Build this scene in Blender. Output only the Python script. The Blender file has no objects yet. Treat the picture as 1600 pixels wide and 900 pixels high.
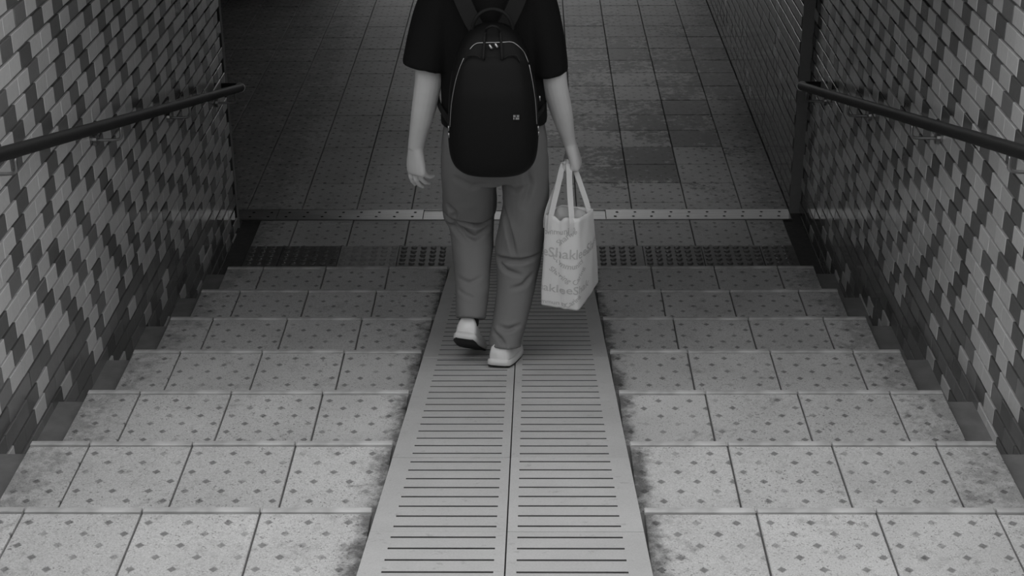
import bpy, bmesh, math, random
from mathutils import Vector, Matrix, noise
random.seed(7)
scene = bpy.context.scene
COL = scene.collection

# ------------------------------------------------------------------ camera
YAW, PITCH, ROLL = -0.0152, 0.4350, -0.0074
FPX = 2442.2
cam_d = bpy.data.cameras.new('camera')
cam_d.sensor_fit = 'HORIZONTAL'; cam_d.sensor_width = 36.0
cam_d.lens = FPX / 1600 * 36.0
cam_d.clip_start = 0.05; cam_d.clip_end = 200
cam = bpy.data.objects.new('camera', cam_d); COL.objects.link(cam)
_f = Vector((math.sin(YAW)*math.cos(PITCH), math.cos(YAW)*math.cos(PITCH), -math.sin(PITCH)))
_r = Vector((math.cos(YAW), -math.sin(YAW), 0)); _u = _r.cross(_f)
CR = _r*math.cos(ROLL) + _u*math.sin(ROLL); CU = -_r*math.sin(ROLL) + _u*math.cos(ROLL)
CPOS = Vector((0.0652, -6.7898, 3.2001))
M = Matrix((( CR.x, CU.x, -_f.x, CPOS.x), (CR.y, CU.y, -_f.y, CPOS.y), (CR.z, CU.z, -_f.z, CPOS.z), (0, 0, 0, 1)))
cam.matrix_world = M
scene.camera = cam
def project(p):                       # pixel of a point, only used to rank which tiles show largest
    d = Vector(p) - CPOS; z = d.dot(_f)
    return 800 + FPX*d.dot(CR)/z, 450 - FPX*d.dot(CU)/z, z

# ------------------------------------------------------------------ sky and exposure
world = bpy.data.worlds.new('overcast_sky'); scene.world = world; world.use_nodes = True
bg = world.node_tree.nodes['Background']
bg.inputs['Color'].default_value = (1, 1, 1, 1); bg.inputs['Strength'].default_value = 1.0
vs = scene.view_settings
vs.view_transform = 'Standard'; vs.look = 'None'; vs.gamma = 1.0; vs.use_curve_mapping = False
vs.exposure = 0.36

# ------------------------------------------------------------------ constants of the place
T, RISE = 0.5771, 0.1471              # tread depth and rise
NST = 11                              # steps up to the street
XE, XW = 1.40, 1.50                   # tread end, wall face
RX = 0.333                            # half width of the bicycle ramp
Y_WALL_L, Y_WALL_R = 0.88, 1.08       # where the stair walls end
XR2 = 1.452                           # passage wall on the right
CEIL_Z, CEIL_Y = 2.50, -2.25
WALL_TOP = 2.90
def nose_z(y): return RISE*(1 - (y - 0.025)/T)

# ------------------------------------------------------------------ helpers
def tag(o, label=None, cat=None, group=None, kind=None):
    if label: o['label'] = label
    if cat: o['category'] = cat
    if group: o['group'] = group
    if kind: o['kind'] = kind
    return o
def link(name, data, parent=None):
    o = bpy.data.objects.new(name, data); COL.objects.link(o)
    if parent: o.parent = parent
    return o
def empty(name, loc=(0, 0, 0), parent=None):
    o = link(name, None, parent); o.location = loc; o.empty_display_size = 0.1
    return o
def mesh(name, v, f, mats, smooth=False, mi=None):
    me = bpy.data.meshes.new(name); me.from_pydata([tuple(p) for p in v], [], f); me.update()
    for m in (mats if isinstance(mats, (list, tuple)) else [mats]): me.materials.append(m)
    if mi: me.polygons.foreach_set('material_index', mi)
    if smooth: me.polygons.foreach_set('use_smooth', [True]*len(me.polygons))
    return me
BOXF = [(0,3,2,1),(4,5,6,7),(0,1,5,4),(1,2,6,5),(2,3,7,6),(3,0,4,7)]
def boxv(x0, x1, y0, y1, z0, z1):
    return [(x0,y0,z0),(x1,y0,z0),(x1,y1,z0),(x0,y1,z0),(x0,y0,z1),(x1,y0,z1),(x1,y1,z1),(x0,y1,z1)]
def box_mesh(name, b, m): return mesh(name, boxv(*b), BOXF, m)
def box(name, b, m, parent=None): return link(name, box_mesh(name, b, m), parent)
def chamfer_slab(name, w, d, h, c, m):            # slab from (0,-d,-h) to (w,0,0) with chamfered top edge
    v = [(0,-d,-h),(w,-d,-h),(w,0,-h),(0,0,-h),(0,-d,-c),(w,-d,-c),(w,0,-c),(0,0,-c),(c,-d+c,0),(w-c,-d+c,0),(w-c,-c,0),(c,-c,0)]
    f = [(0,1,5,4),(1,2,6,5),(2,3,7,6),(3,0,4,7),(4,5,9,8),(5,6,10,9),(6,7,11,10),(7,4,8,11),(8,9,10,11)]
    return mesh(name, v, f, m)

# node expression helper
class X:
    def __init__(s, nt, sock): s.nt, s.s = nt, sock
    def _m(s, op, b=None, c=None):
        n = s.nt.nodes.new('ShaderNodeMath'); n.operation = op
        for i, q in enumerate((s, b, c)):
            if q is None: continue
            if isinstance(q, X): s.nt.links.new(q.s, n.inputs[i])
            else: n.inputs[i].default_value = q
        return X(s.nt, n.outputs[0])
    def __add__(s, b): return s._m('ADD', b)
    def __sub__(s, b): return s._m('SUBTRACT', b)
    def __mul__(s, b): return s._m('MULTIPLY', b)
    def __truediv__(s, b): return s._m('DIVIDE', b)
    def rsub(s, a): return (s*-1) + a
    def abs(s): return s._m('ABSOLUTE')
    def frac(s): return s._m('FRACT')
    def min(s, b): return s._m('MINIMUM', b)
    def max(s, b): return s._m('MAXIMUM', b)
    def clamp(s): return s.max(0.0).min(1.0)
    def step(s, lo, hi):               # smooth ramp, also downwards
        n = s.nt.nodes.new('ShaderNodeMapRange'); n.interpolation_type = 'SMOOTHSTEP'
        s.nt.links.new(s.s, n.inputs['Value'])
        if lo <= hi: a = (lo, hi, 0.0, 1.0)
        else: a = (hi, lo, 1.0, 0.0)
        for k, q in zip(('From Min', 'From Max', 'To Min', 'To Max'), a): n.inputs[k].default_value = q
        return X(s.nt, n.outputs['Result'])
class Mat:
    def __init__(s, name, rough=0.6, metal=0.0, spec=0.5):
        s.m = bpy.data.materials.new(name); s.m.use_nodes = True; s.nt = s.m.node_tree
        s.b = s.nt.nodes['Principled BSDF']
        s.b.inputs['Roughness'].default_value = rough; s.b.inputs['Metallic'].default_value = metal
        s.b.inputs['Specular IOR Level'].default_value = spec
    def coord(s, which='Object'):
        if which == 'World': o = s.nt.nodes.new('ShaderNodeNewGeometry').outputs['Position']
        else: o = s.nt.nodes.new('ShaderNodeTexCoord').outputs[which]
        return o
    def xyz(s, vec):
        n = s.nt.nodes.new('ShaderNodeSeparateXYZ'); s.nt.links.new(vec, n.inputs[0])
        return [X(s.nt, n.outputs[i]) for i in range(3)]
    def noise(s, vec, scale, detail=3.0, rough=0.55, stretch=None):
        if stretch:
            mp = s.nt.nodes.new('ShaderNodeMapping'); mp.inputs['Scale'].default_value = stretch
            s.nt.links.new(vec, mp.inputs['Vector']); vec = mp.outputs[0]
        n = s.nt.nodes.new('ShaderNodeTexNoise'); n.inputs['Scale'].default_value = scale
        n.inputs['Detail'].default_value = detail; n.inputs['Roughness'].default_value = rough
        s.nt.links.new(vec, n.inputs['Vector']); return X(s.nt, n.outputs['Fac'])
    def rand(s): return X(s.nt, s.nt.nodes.new('ShaderNodeObjectInfo').outputs['Random'])
    def const(s, v):
        n = s.nt.nodes.new('ShaderNodeValue'); n.outputs[0].default_value = v; return X(s.nt, n.outputs[0])
    def color(s, x):
        n = s.nt.nodes.new('ShaderNodeCombineColor')
        for i in range(3): s.nt.links.new(x.s, n.inputs[i])
        s.nt.links.new(n.outputs[0], s.b.inputs['Base Color']); return s
    def rough(s, x): s.nt.links.new(x.s, s.b.inputs['Roughness']); return s
    def bump(s, x, strength=0.3, dist=0.002):
        n = s.nt.nodes.new('ShaderNodeBump'); n.inputs['Strength'].default_value = strength; n.inputs['Distance'].default_value = dist
        s.nt.links.new(x.s, n.inputs['Height']); s.nt.links.new(n.outputs[0], s.b.inputs['Normal']); return s

# ------------------------------------------------------------------ materials
def plain(name, v, rough=0.6, metal=0.0, spec=0.5, var=0.12, scale=40, bump=0.0, dist=0.002):
    a = Mat(name, rough, metal, spec); n = a.noise(a.coord(), scale)
    a.color((n - 0.5)*(2*var*v) + v)
    if bump: a.bump(n, bump, dist)
    return a.m
def dotted_tile(name, v, stain_passage=False):
    a = Mat(name, 0.62, 0, 0.35); ob = a.coord('Object'); wo = a.coord('World')
    x, y, z = a.xyz(ob); wx, wy, wz = a.xyz(wo)
    def lat(ox, oy):
        p = ((x - ox)/0.1 + 0.5).frac() - 0.5; q = ((y + oy)/0.1 + 0.5).frac() - 0.5
        return p.abs() + q.abs()
    d = lat(0.025, 0.04).min(lat(0.075, 0.09))
    worn = a.noise(wo, 9.0, 2.0)
    dots = d.step(0.15, 0.09) * worn.step(0.22, 0.55)
    speck = a.noise(wo, 260, 2.0, 0.7); speck2 = a.noise(wo, 90, 3.0, 0.7)
    cloud = a.noise(wo, 3.5, 5.0, 0.6)
    base = (a.rand() - 0.5)*0.10*v + v
    base = base*((speck - 0.5)*1.0 + 1.0)*((cloud - 0.5)*0.5 + 1.0)
    sp3 = a.noise(wo, 150, 1.0, 0.5); patch = a.noise(wo, 5.0, 3.0, 0.6)
    pits = (speck2.step(0.40, 0.30)*0.38).max(sp3.step(0.38, 0.27)*(patch.step(0.35, 0.65)*0.35 + 0.25))
    # trodden-in grime with ragged edges: beside the ramp, at the tread ends
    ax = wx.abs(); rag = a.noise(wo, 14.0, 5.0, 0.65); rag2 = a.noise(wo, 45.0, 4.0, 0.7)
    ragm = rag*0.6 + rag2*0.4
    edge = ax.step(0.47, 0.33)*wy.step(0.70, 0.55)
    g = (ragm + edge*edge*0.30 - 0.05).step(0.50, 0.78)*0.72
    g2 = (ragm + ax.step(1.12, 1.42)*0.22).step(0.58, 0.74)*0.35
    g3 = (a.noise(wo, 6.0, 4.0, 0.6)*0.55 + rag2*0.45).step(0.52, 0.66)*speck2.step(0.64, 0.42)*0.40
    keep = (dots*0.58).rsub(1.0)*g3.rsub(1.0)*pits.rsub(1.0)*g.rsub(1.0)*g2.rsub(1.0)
    if stain_passage:
        big = a.noise(wo, 1.7, 4.0, 0.6, (1.0, 0.8, 1.0)); fine = a.noise(wo, 22, 4.0, 0.7)
        reg = wx.step(-0.5, 0.5)*wy.step(0.9, 1.8)*wy.step(6.0, 4.2)
        st = (big*0.62 + fine*0.50 + reg*0.13 + (a.rand() - 0.5)*0.20).step(0.68, 0.76)*reg
        keep = keep*(st*0.80).rsub(1.0)
        a.rough(st*-0.06 + 0.54)
    a.color(base*keep)
    a.bump(speck*0.4 + dots*-1.0, 0.35, 0.0015)
    return a.m
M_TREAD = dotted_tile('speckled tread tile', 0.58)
M_FLOOR = dotted_tile('speckled floor tile', 0.56, True)
def ramp_mat():
    a = Mat('ramp precast concrete', 0.7, 0, 0.3); wo = a.coord('World')
    n = a.noise(wo, 4.0, 6.0, 0.65); s = a.noise(wo, 220, 2.0, 0.7); t = a.noise(wo, 30, 4.0, 0.7)
    stain = t.step(0.60, 0.72)*0.22
    a.color((((n - 0.5)*0.35 + 1.0)*((s - 0.5)*0.35 + 1.0)*((a.rand() - 0.5)*0.08 + 1.0))*0.52*stain.rsub(1.0))
    a.bump(s, 0.25, 0.001); return a.m
M_RAMP = ramp_mat()
M_JOINT = plain('dark joint mortar', 0.07, 0.9, var=0.4)
M_CORE = plain('stair concrete', 0.16, 0.85, var=0.35, scale=14)
M_NOSE = plain('nosing strip', 0.46, 0.6, var=1.0, scale=7)
M_GUT = plain('gutter concrete', 0.20, 0.75, var=0.4, scale=12)
M_SLOT = plain('dark slot', 0.09, 0.95, var=0.8, scale=9)  # slot sides and bottoms, darker than the slab
def glaze(name, v, spread):
    a = Mat(name, 0.17, 0, 0.5); wo = a.coord('World')
    n = a.noise(wo, 60, 3.0, 0.6); c = a.noise(wo, 2.0, 4.0, 0.6)
    a.color(((n - 0.5)*0.18 + 1.0)*((c - 0.5)*0.3 + 1.0)*v*((a.rand() - 0.5)*spread + 1.0))
    a.rough((n - 0.5)*0.06 + 0.11); a.bump(a.noise(wo, 25, 2.0), 0.05, 0.002); return a.m
GLAZE = [glaze('pale glazed tile', 0.66, 0.10), glaze('pale glazed tile warm', 0.60, 0.10),
         glaze('dark glazed tile', 0.14, 0.2), glaze('mid dark glazed tile', 0.20, 0.2)]
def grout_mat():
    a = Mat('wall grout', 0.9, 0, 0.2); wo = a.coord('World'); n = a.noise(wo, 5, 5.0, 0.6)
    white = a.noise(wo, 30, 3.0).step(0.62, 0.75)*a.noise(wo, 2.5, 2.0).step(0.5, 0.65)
    _, wy, _z = a.xyz(wo); y_pale = wy.step(-1.3, -2.3)*0.16  # grout gets paler towards the street end
    a.color((n - 0.5)*0.05 + 0.055 + y_pale + white*0.35); return a.m
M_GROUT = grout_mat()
M_PLAST = plain('dull plaster', 0.30, 0.85, var=0.2, scale=6)
M_RAIL = plain('black rail coating', 0.018, 0.5, spec=0.3, var=0.3)
M_STEEL = plain('brushed steel', 0.60, 0.28, 1.0, var=0.15, scale=90)
M_DSTEEL = plain('dull bracket steel', 0.38, 0.32, 1.0, var=0.2)
def drain_mat():
    a = Mat('drain cover steel', 0.33, 1.0); wo = a.coord('World')
    n = a.noise(wo, 10, 5.0, 0.65, (0.5, 6, 1)); a.color((n - 0.5)*0.5 + 0.62); a.rough((n - 0.5)*0.35 + 0.36); return a.m
M_DRAIN = drain_mat()
M_HOLE = plain('drain hole', 0.01, 0.9)
M_TACT = plain('dark tactile paving', 0.12, 0.32, var=0.5, scale=25)
M_TACT2 = plain('worn tactile paving', 0.33, 0.4, var=0.5, scale=25)
M_SOIL = plain('street paving', 0.4, 0.9)

# ------------------------------------------------------------------ stairs
stairs = tag(empty('stairs'), 'wide flight of speckled tiled steps descending to the passage floor', 'stairs', kind='structure')
XS = [RX + 0.008, 0.625, 0.925, 1.225, XE]
J = 0.0028
slab_cache = {}
def slab(w, d, m, h=0.014, c=0.0022):
    k = (round(w, 3), round(d, 3), m.name)
    if k not in slab_cache: slab_cache[k] = chamfer_slab('slab', w - 2*J, d - 2*J, h, c, m)
    return slab_cache[k]
def put_slab(name, x0, x1, yfar, d, z, m, parent, jit=0.0012):
    o = link(name, slab(x1 - x0, d, m), parent)
    o.location = (x0 + J, yfar - J, z + random.uniform(-jit, jit))
    o.rotation_euler = (random.uniform(-.0015, .0015), random.uniform(-.0015, .0015), 0)
    return o
NOSE_D = 0.026
core_v, core_f = [], []
for k in range(NST):
    yf = -k*T + 0.025; z = RISE*(k + 1); yn = yf - T
    yb = yn - 0.05 if k < NST-1 else yf - 2.6
    for s in (-1, 1):
        b = len(core_v); x0, x1 = sorted((s*(RX - 0.03), s*XE))
        core_v += boxv(x0, x1, yb, yf - 0.004, z - RISE - 0.06, z - 0.012); core_f += [tuple(i + b for i in q) for q in BOXF]
        for j in range(4):
            a0, a1 = XS[j], XS[j+1]
            x0, x1 = (a0, a1) if s > 0 else (-a1, -a0)
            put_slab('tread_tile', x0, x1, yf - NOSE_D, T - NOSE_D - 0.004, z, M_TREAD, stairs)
            n = put_slab('nosing_tile', x0, x1, yf, NOSE_D, z + 0.0035, M_NOSE, stairs)
        x0, x1 = sorted((s*XE, s*(XW + 0.01)))
        box('gutter_step', (x0 + 0.004*(s > 0), x1 - 0.004*(s < 0), yb, yf - 0.012, z - RISE - 0.05, z - 0.036), M_GUT, stairs)
link('stair_core', mesh('stair_core', core_v, core_f, M_CORE), stairs)

# ------------------------------------------------------------------ bicycle ramp
ramp = tag(empty('bicycle_ramp'), 'sloping pale concrete ramp with rows of slots up the middle of the stairs', 'ramp', kind='structure')
SL = math.atan2(RISE, T)
def slotted_slab():
    w, d, h, g = RX - 0.0035, 0.597/math.cos(SL) - 0.003, 0.012, 0.017
    xs = [0.0, 0.024, 0.276, w]                     # x from the middle of the ramp outwards
    ys = [0.0]; n = 8; p = d/n
    for i in range(n):
        c = (i + 0.5)*p; ys += [c - 0.0055, c + 0.0055]
    ys += [d]
    v, f, mi = [], [], []
    def quad(a, m=0):
        b = len(v); v.extend(a); f.append((b, b+1, b+2, b+3)); mi.append(m)
    for i in range(len(ys)-1):
        for j in range(3):
            low = (i % 2 == 1 and j == 1); z = -g if low else 0
            x0, x1, y0, y1 = xs[j], xs[j+1], ys[i], ys[i+1]
            quad([(x0,y0,z),(x1,y0,z),(x1,y1,z),(x0,y1,z)], 1 if low else 0)
            if low:
                quad([(x0,y0,z),(x0,y0,0),(x1,y0,0),(x1,y0,z)], 1); quad([(x0,y1,z),(x1,y1,z),(x1,y1,0),(x0,y1,0)], 1)
                quad([(x0,y0,z),(x0,y1,z),(x0,y1,0),(x0,y0,0)], 1); quad([(x1,y0,z),(x1,y0,0),(x1,y1,0),(x1,y1,z)], 1)
    quad([(0,0,-h),(w,0,-h),(w,0,0),(0,0,0)]); quad([(0,d,-h),(0,d,0),(w,d,0),(w,d,-h)])
    quad([(0,0,-h),(0,0,0),(0,d,0),(0,d,-h)]); quad([(w,0,-h),(w,d,-h),(w,d,0),(w,0,0)])
    return v, f, mi
sv, sf, smi = slotted_slab()
slabR = mesh('ramp_slab', sv, sf, [M_RAMP, M_SLOT], mi=smi)
slabL = mesh('ramp_slab', [(-x, y, z) for x, y, z in sv], [tuple(reversed(q)) for q in sf], [M_RAMP, M_SLOT], mi=smi)
RSEAM0 = 0.565
NSL = 11
for i in range(NSL):
    yb = RSEAM0 - 0.597*(i + 1)
    for me, s in ((slabL, -1), (slabR, 1)):
        o = link('ramp_slab', me, ramp); o.location = (s*0.0018, yb + 0.0015, nose_z(yb) + random.uniform(-.001, .001)); o.rotation_euler = (-SL, 0, 0)
y1, y0 = 0.60, RSEAM0 - 0.597*NSL
pv = []
for x in (-RX, RX):
    pv += [(x, y0, nose_z(y0) - 0.036), (x, y1, nose_z(y1) - 0.036), (x, y1, -0.1), (x, y0, -0.1)]
link('ramp_bed', mesh('ramp_bed', pv, [(0,1,2,3),(7,6,5,4),(0,4,5,1),(1,5,6,2),(2,6,7,3),(3,7,4,0)], M_CORE), ramp)

# ------------------------------------------------------------------ passage floor
floor = tag(empty('floor'), 'dark speckled tile floor of the underpass at the foot of the stairs', 'floor', kind='structure')
XLF, YF = -4.2, 7.8
box('floor_bed', (XLF, XR2 + 0.1, -0.2, YF, -0.15, -0.011), M_JOINT, floor)
def row(x0, x1, ynear, yfar, grid, m=M_FLOOR):
    n0 = math.floor(x0/0.3 - 1e-6); cuts = [x0] + [c for c in [grid + 0.3*i for i in range(-20, 20)] if x0 + 0.02 < c < x1 - 0.02] + [x1]
    for a, b in zip(cuts[:-1], cuts[1:]): put_slab('floor_tile', a, b, yfar, yfar - ynear, 0, m, floor, 0.0008)
for s in (-1, 1):
    a, b = (RX + 0.008, XE) if s > 0 else (-XE, -RX - 0.008)
    row(a, b, 0.03, 0.31, 0.025*s)
row(-XE, XE, 0.61, 0.905, 0.0)
row(-XE, XE, 0.905, 0.961, 0.0)
row(-2.7, XR2, 1.107, 1.21, 0.0)
yy = 1.21
while yy < YF - 0.01:
    row(-2.7 if yy < 6.2 else -1.5, XR2, yy, min(yy + 0.3, YF), 0.0); yy += 0.3
box('floor_side', (XLF, -2.705, 0.9, 6.5, -0.011, -0.001), M_CORE, floor)
box('floor_side', (-2.7, -XW - 0.001, 0.9, 0.96, -0.011, -0.001), M_CORE, floor)
for s in (-1, 1):
    x0, x1 = sorted((s*(XE + 0.004), s*(XW + 0.01)))
    box('gutter_channel', (x0, x1, -0.1, 0.955, -0.1, -0.045), M_GUT, floor)
# tactile paving
def tactile(w, m):
    d = 0.3 - 0.004; v = list(boxv(0, w - 0.004, -d, 0, -0.014, 0)); f = list(BOXF)
    nx = max(1, round(w/0.05))
    for i in range(nx):
        for j in range(6):
            cx, cy = 0.025 + 0.05*i, -0.025 - 0.05*j
            if cx > w - 0.015: continue
            b = len(v)
            for rr, hh in ((0.0165, 0.0), (0.0145, 0.004), (0.009, 0.0065)):
                v += [(cx + rr*math.cos(q*math.pi/4), cy + rr*math.sin(q*math.pi/4), hh) for q in range(8)]
            for L in (0, 8):
                f += [(b + L + q, b + L + (q+1) % 8, b + L + 8 + (q+1) % 8, b + L + 8 + q) for q in range(8)]
            f.append(tuple(b + 16 + q for q in range(8)))
    return mesh('tactile_tile', v, f, m)
for s in (-1, 1):
    for j in range(4):
        x0, x1 = (XS[j], XS[j+1]) if s > 0 else (-XS[j+1], -XS[j])
        m = M_TACT2 if (s < 0 and j == 1) else M_TACT
        o = link('tactile_tile', tactile(x1 - x0, m), floor); o.location = (x0 + 0.002, 0.61 - 0.002, 0.002)

# drain channel across the passage
drain = tag(empty('drain_channel', (0, 1.034, 0)), 'bright steel drain cover strip with small holes crossing the passage floor', 'drain')
def drain_cover(x0, x1, holes):
    o = box('cover_plate' if holes else 'plain_plate', (x0 + 0.002, x1 - 0.002, -0.066, 0.066, -0.02, 0.003 if holes else -0.001), M_DRAIN, drain)
    if holes:
        v, f = [], []
        n = int((x1 - x0)/0.0975)
        for i in range(n):
            for yy in (-0.03, 0.03):
                cx = x0 + 0.05 + i*0.0975 + (0.012 if yy > 0 else 0); b = len(v)
                v += [(cx + 0.0085*math.cos(q*math.pi/5), yy + 0.0085*math.sin(q*math.pi/5), 0.0036) for q in range(10)]
                f.append(tuple(range(b, b + 10)))
        h = link('drain_holes', mesh('drain_holes', v, f, M_HOLE), o); h['kind'] = 'stuff'
drain_cover(-2.7, -2.1, True); drain_cover(-2.1, -1.32, True); drain_cover(-1.32, -0.53, True); drain_cover(-0.53, 0.455, False); drain_cover(0.455, XR2 - 0.004, True)
for yy in (-0.071, 0.071): box('frame_rail', (-2.7, XR2 - 0.002, yy - 0.003, yy + 0.003, -0.02, 0.0035), M_DSTEEL, drain)

# ------------------------------------------------------------------ walls
PW, PH, TW, TH, PROUD = 0.110, 0.0663, 0.1074, 0.0560, 0.009
TZ0 = 1.989 - 40*PH                                   # top edge of a course
tile_meshes = {}
def tile_mesh(shade):
    if shade not in tile_meshes:
        h, c = PROUD, 0.0015; a, b = TW/2, TH/2
        v = [(0,-a,-b),(0,a,-b),(0,a,b),(0,-a,b),(h-c,-a,-b),(h-c,a,-b),(h-c,a,b),(h-c,-a,b),(h,-a+c,-b+c),(h,a-c,-b+c),(h,a-c,b-c),(h,-a+c,b-c)]
        f = [(0,1,5,4),(1,2,6,5),(2,3,7,6),(3,0,4,7),(4,5,9,8),(5,6,10,9),(6,7,11,10),(7,4,8,11),(8,9,10,11)]
        tile_meshes[shade] = mesh('wall_tile', v, f, GLAZE[shade])
    return tile_meshes[shade]
def build_wall(name, label, xface, nx, y0, y1, ztop, zbot, pick, seed, low=None):
    rng = random.Random(seed)
    xg = xface - nx*PROUD
    w = tag(empty(name), label, 'wall', kind='structure')
    a, b = sorted((xg, xg - nx*0.25))
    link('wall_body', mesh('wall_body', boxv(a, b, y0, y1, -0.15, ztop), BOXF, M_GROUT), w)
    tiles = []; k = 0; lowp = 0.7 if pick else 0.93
    while True:
        zt = ztop - 0.004 - k*PH if False else TZ0 + (int((ztop - TZ0)/PH) - k)*PH; zc = zt - TH/2
        if zc < zbot(y1) - 0.03: break
        off = (k % 2)*PW/2; run = 0; gap = rng.choice((1, 2)); i = 0
        y = y0 + TW/2 + off*1.0 - PW/2*0
        while y + TW/2 < y1:
            if zt > zbot(y) + 0.004 and zt <= ztop:
                dark = run >= gap
                if dark: run = 0; gap = rng.choice((1, 1, 2, 2, 2))
                else: run += 1
                shade = rng.choice((2, 2, 3)) if dark else rng.choice((0, 0, 1))
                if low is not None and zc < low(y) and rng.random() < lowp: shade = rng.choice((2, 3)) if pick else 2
                tiles.append((y, zc, shade))
            y += PW
        k += 1
    chosen = set()
    if pick:
        sc = []
        for i, (y, zc, s) in enumerate(tiles):
            q = [project((xface, y + dy, zc + dz)) for dy, dz in ((-TW/2,-TH/2),(TW/2,-TH/2),(TW/2,TH/2),(-TW/2,TH/2))]
            if any(c[2] < 1 for c in q): continue
            cx = sum(c[0] for c in q)/4; cy = sum(c[1] for c in q)/4
            if not (-10 < cx < 1610 and -10 < cy < 910): continue
            ar = 0.5*abs(sum(q[j][0]*q[(j+1) % 4][1] - q[(j+1) % 4][0]*q[j][1] for j in range(4)))
            sc.append((ar, i))
        sc.sort(reverse=True); chosen = {i for _, i in sc[:300]}
    v, f, mi = [], [], []
    for i, (y, zc, s) in enumerate(tiles):
        t = rng.uniform(-0.0012, 0.0008)
        if i in chosen:
            o = link('wall_tile', tile_mesh(s), w)
            o.location = (xg + nx*t, y, zc); o.rotation_euler = (rng.uniform(-.006, .006), 0, (0 if nx > 0 else math.pi) + rng.uniform(-.006, .006))
        else:
            b = len(v); me = tile_mesh(s)
            for p in me.vertices: v.append((xg + nx*(p.co.x + t), y + p.co.y*nx, zc + p.co.z))
            for p in me.polygons: f.append(tuple(b + q for q in p.vertices)); mi.append(s)
    o = link('wall_tiles', mesh('wall_tiles', v, f, GLAZE, mi=mi), w); o['kind'] = 'stuff'
    return w
gut = lambda y: max(-0.04, RISE*(math.floor((0.025 - y)/T) + 1) - 0.036) if y < 0.025 else -0.045
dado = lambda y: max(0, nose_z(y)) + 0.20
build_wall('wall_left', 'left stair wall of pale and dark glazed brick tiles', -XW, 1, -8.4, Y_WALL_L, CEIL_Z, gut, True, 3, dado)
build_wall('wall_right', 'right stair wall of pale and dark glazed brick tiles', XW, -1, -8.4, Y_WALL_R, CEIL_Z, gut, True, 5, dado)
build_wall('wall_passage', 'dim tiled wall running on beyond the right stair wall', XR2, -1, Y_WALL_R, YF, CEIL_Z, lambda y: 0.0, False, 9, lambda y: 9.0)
tag(box('trim_1', (XR2 - 0.002, XW + 0.26, Y_WALL_R - 0.006, Y_WALL_R + 0.012, -0.05, CEIL_Z), plain('corner render', 0.22, 0.6)), 'pale corner bead where the right stair wall ends', 'trim', kind='structure')
tag(box('trim_2', (-XW - 0.25, -XW, Y_WALL_L + 0.001, Y_WALL_L + 0.012, -0.05, CEIL_Z), M_PLAST), 'end face of the left stair wall', 'trim', kind='structure')
tag(box('wall_back', (XLF, -XW - 0.25, 0.7, 0.9, -0.15, CEIL_Z), M_PLAST), 'plaster wall beside the stair foot facing into the passage', 'wall', kind='structure')
tag(box('wall_side', (XLF - 0.2, XLF, 0.7, 6.6, -0.15, CEIL_Z), M_PLAST), 'far left plaster wall of the passage', 'wall', kind='structure')
tag(box('wall_far_left', (-1.75, -1.5, 6.4, YF, -0.15, CEIL_Z), M_PLAST), 'left plaster wall of the far end of the passage', 'wall', kind='structure')
tag(box('wall_far_back', (XLF, -1.75, 6.4, 6.6, -0.15, CEIL_Z), M_PLAST), 'plaster wall closing the side bay of the passage', 'wall', kind='structure')
far_v, far_f = [], []
for k in range(11):
    b = len(far_v); far_v += boxv(-1.5, 1.5, YF + 0.3 + k*T, YF + 0.3 + 11*T, k*RISE - 0.1, (k + 1)*RISE); far_f += [tuple(i + b for i in q) for q in BOXF]
tag(link('stairs_far', mesh('stairs_far', far_v, far_f, M_SOIL)), 'plain steps climbing to daylight at the far end of the passage', 'stairs', kind='structure')
for sx, nm in ((-1, 'left'), (1, 'right')):
    x0, x1 = sorted((sx*1.5, sx*1.75)); tag(box('wall_exit_' + nm, (x0, x1, YF, YF + 8, -0.15, 2.6), M_PLAST), nm + ' side wall of the far exit stairs', 'wall', kind='structure')
tag(box('wall_sky_block', (-9, 9, -10.5, -10.2, 1.5, 4.4), M_PLAST), 'added unseen wall behind the head of the stairs, blocking low sky light', 'wall', kind='structure')  # out-of-view wall added to cut low sky light on the stairs
tag(box('ceiling', (XLF - 0.2, 1.76, CEIL_Y, YF + 0.2, CEIL_Z, CEIL_Z + 0.5), M_PLAST), 'flat concrete ceiling over the passage', 'ceiling', kind='structure')
tag(box('ground', (-8, 8, -16, -NST*T - 0.4, RISE*NST - 0.2, RISE*NST - 0.014), M_SOIL), 'street paving at the head of the stairs', 'ground', kind='structure')

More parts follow.
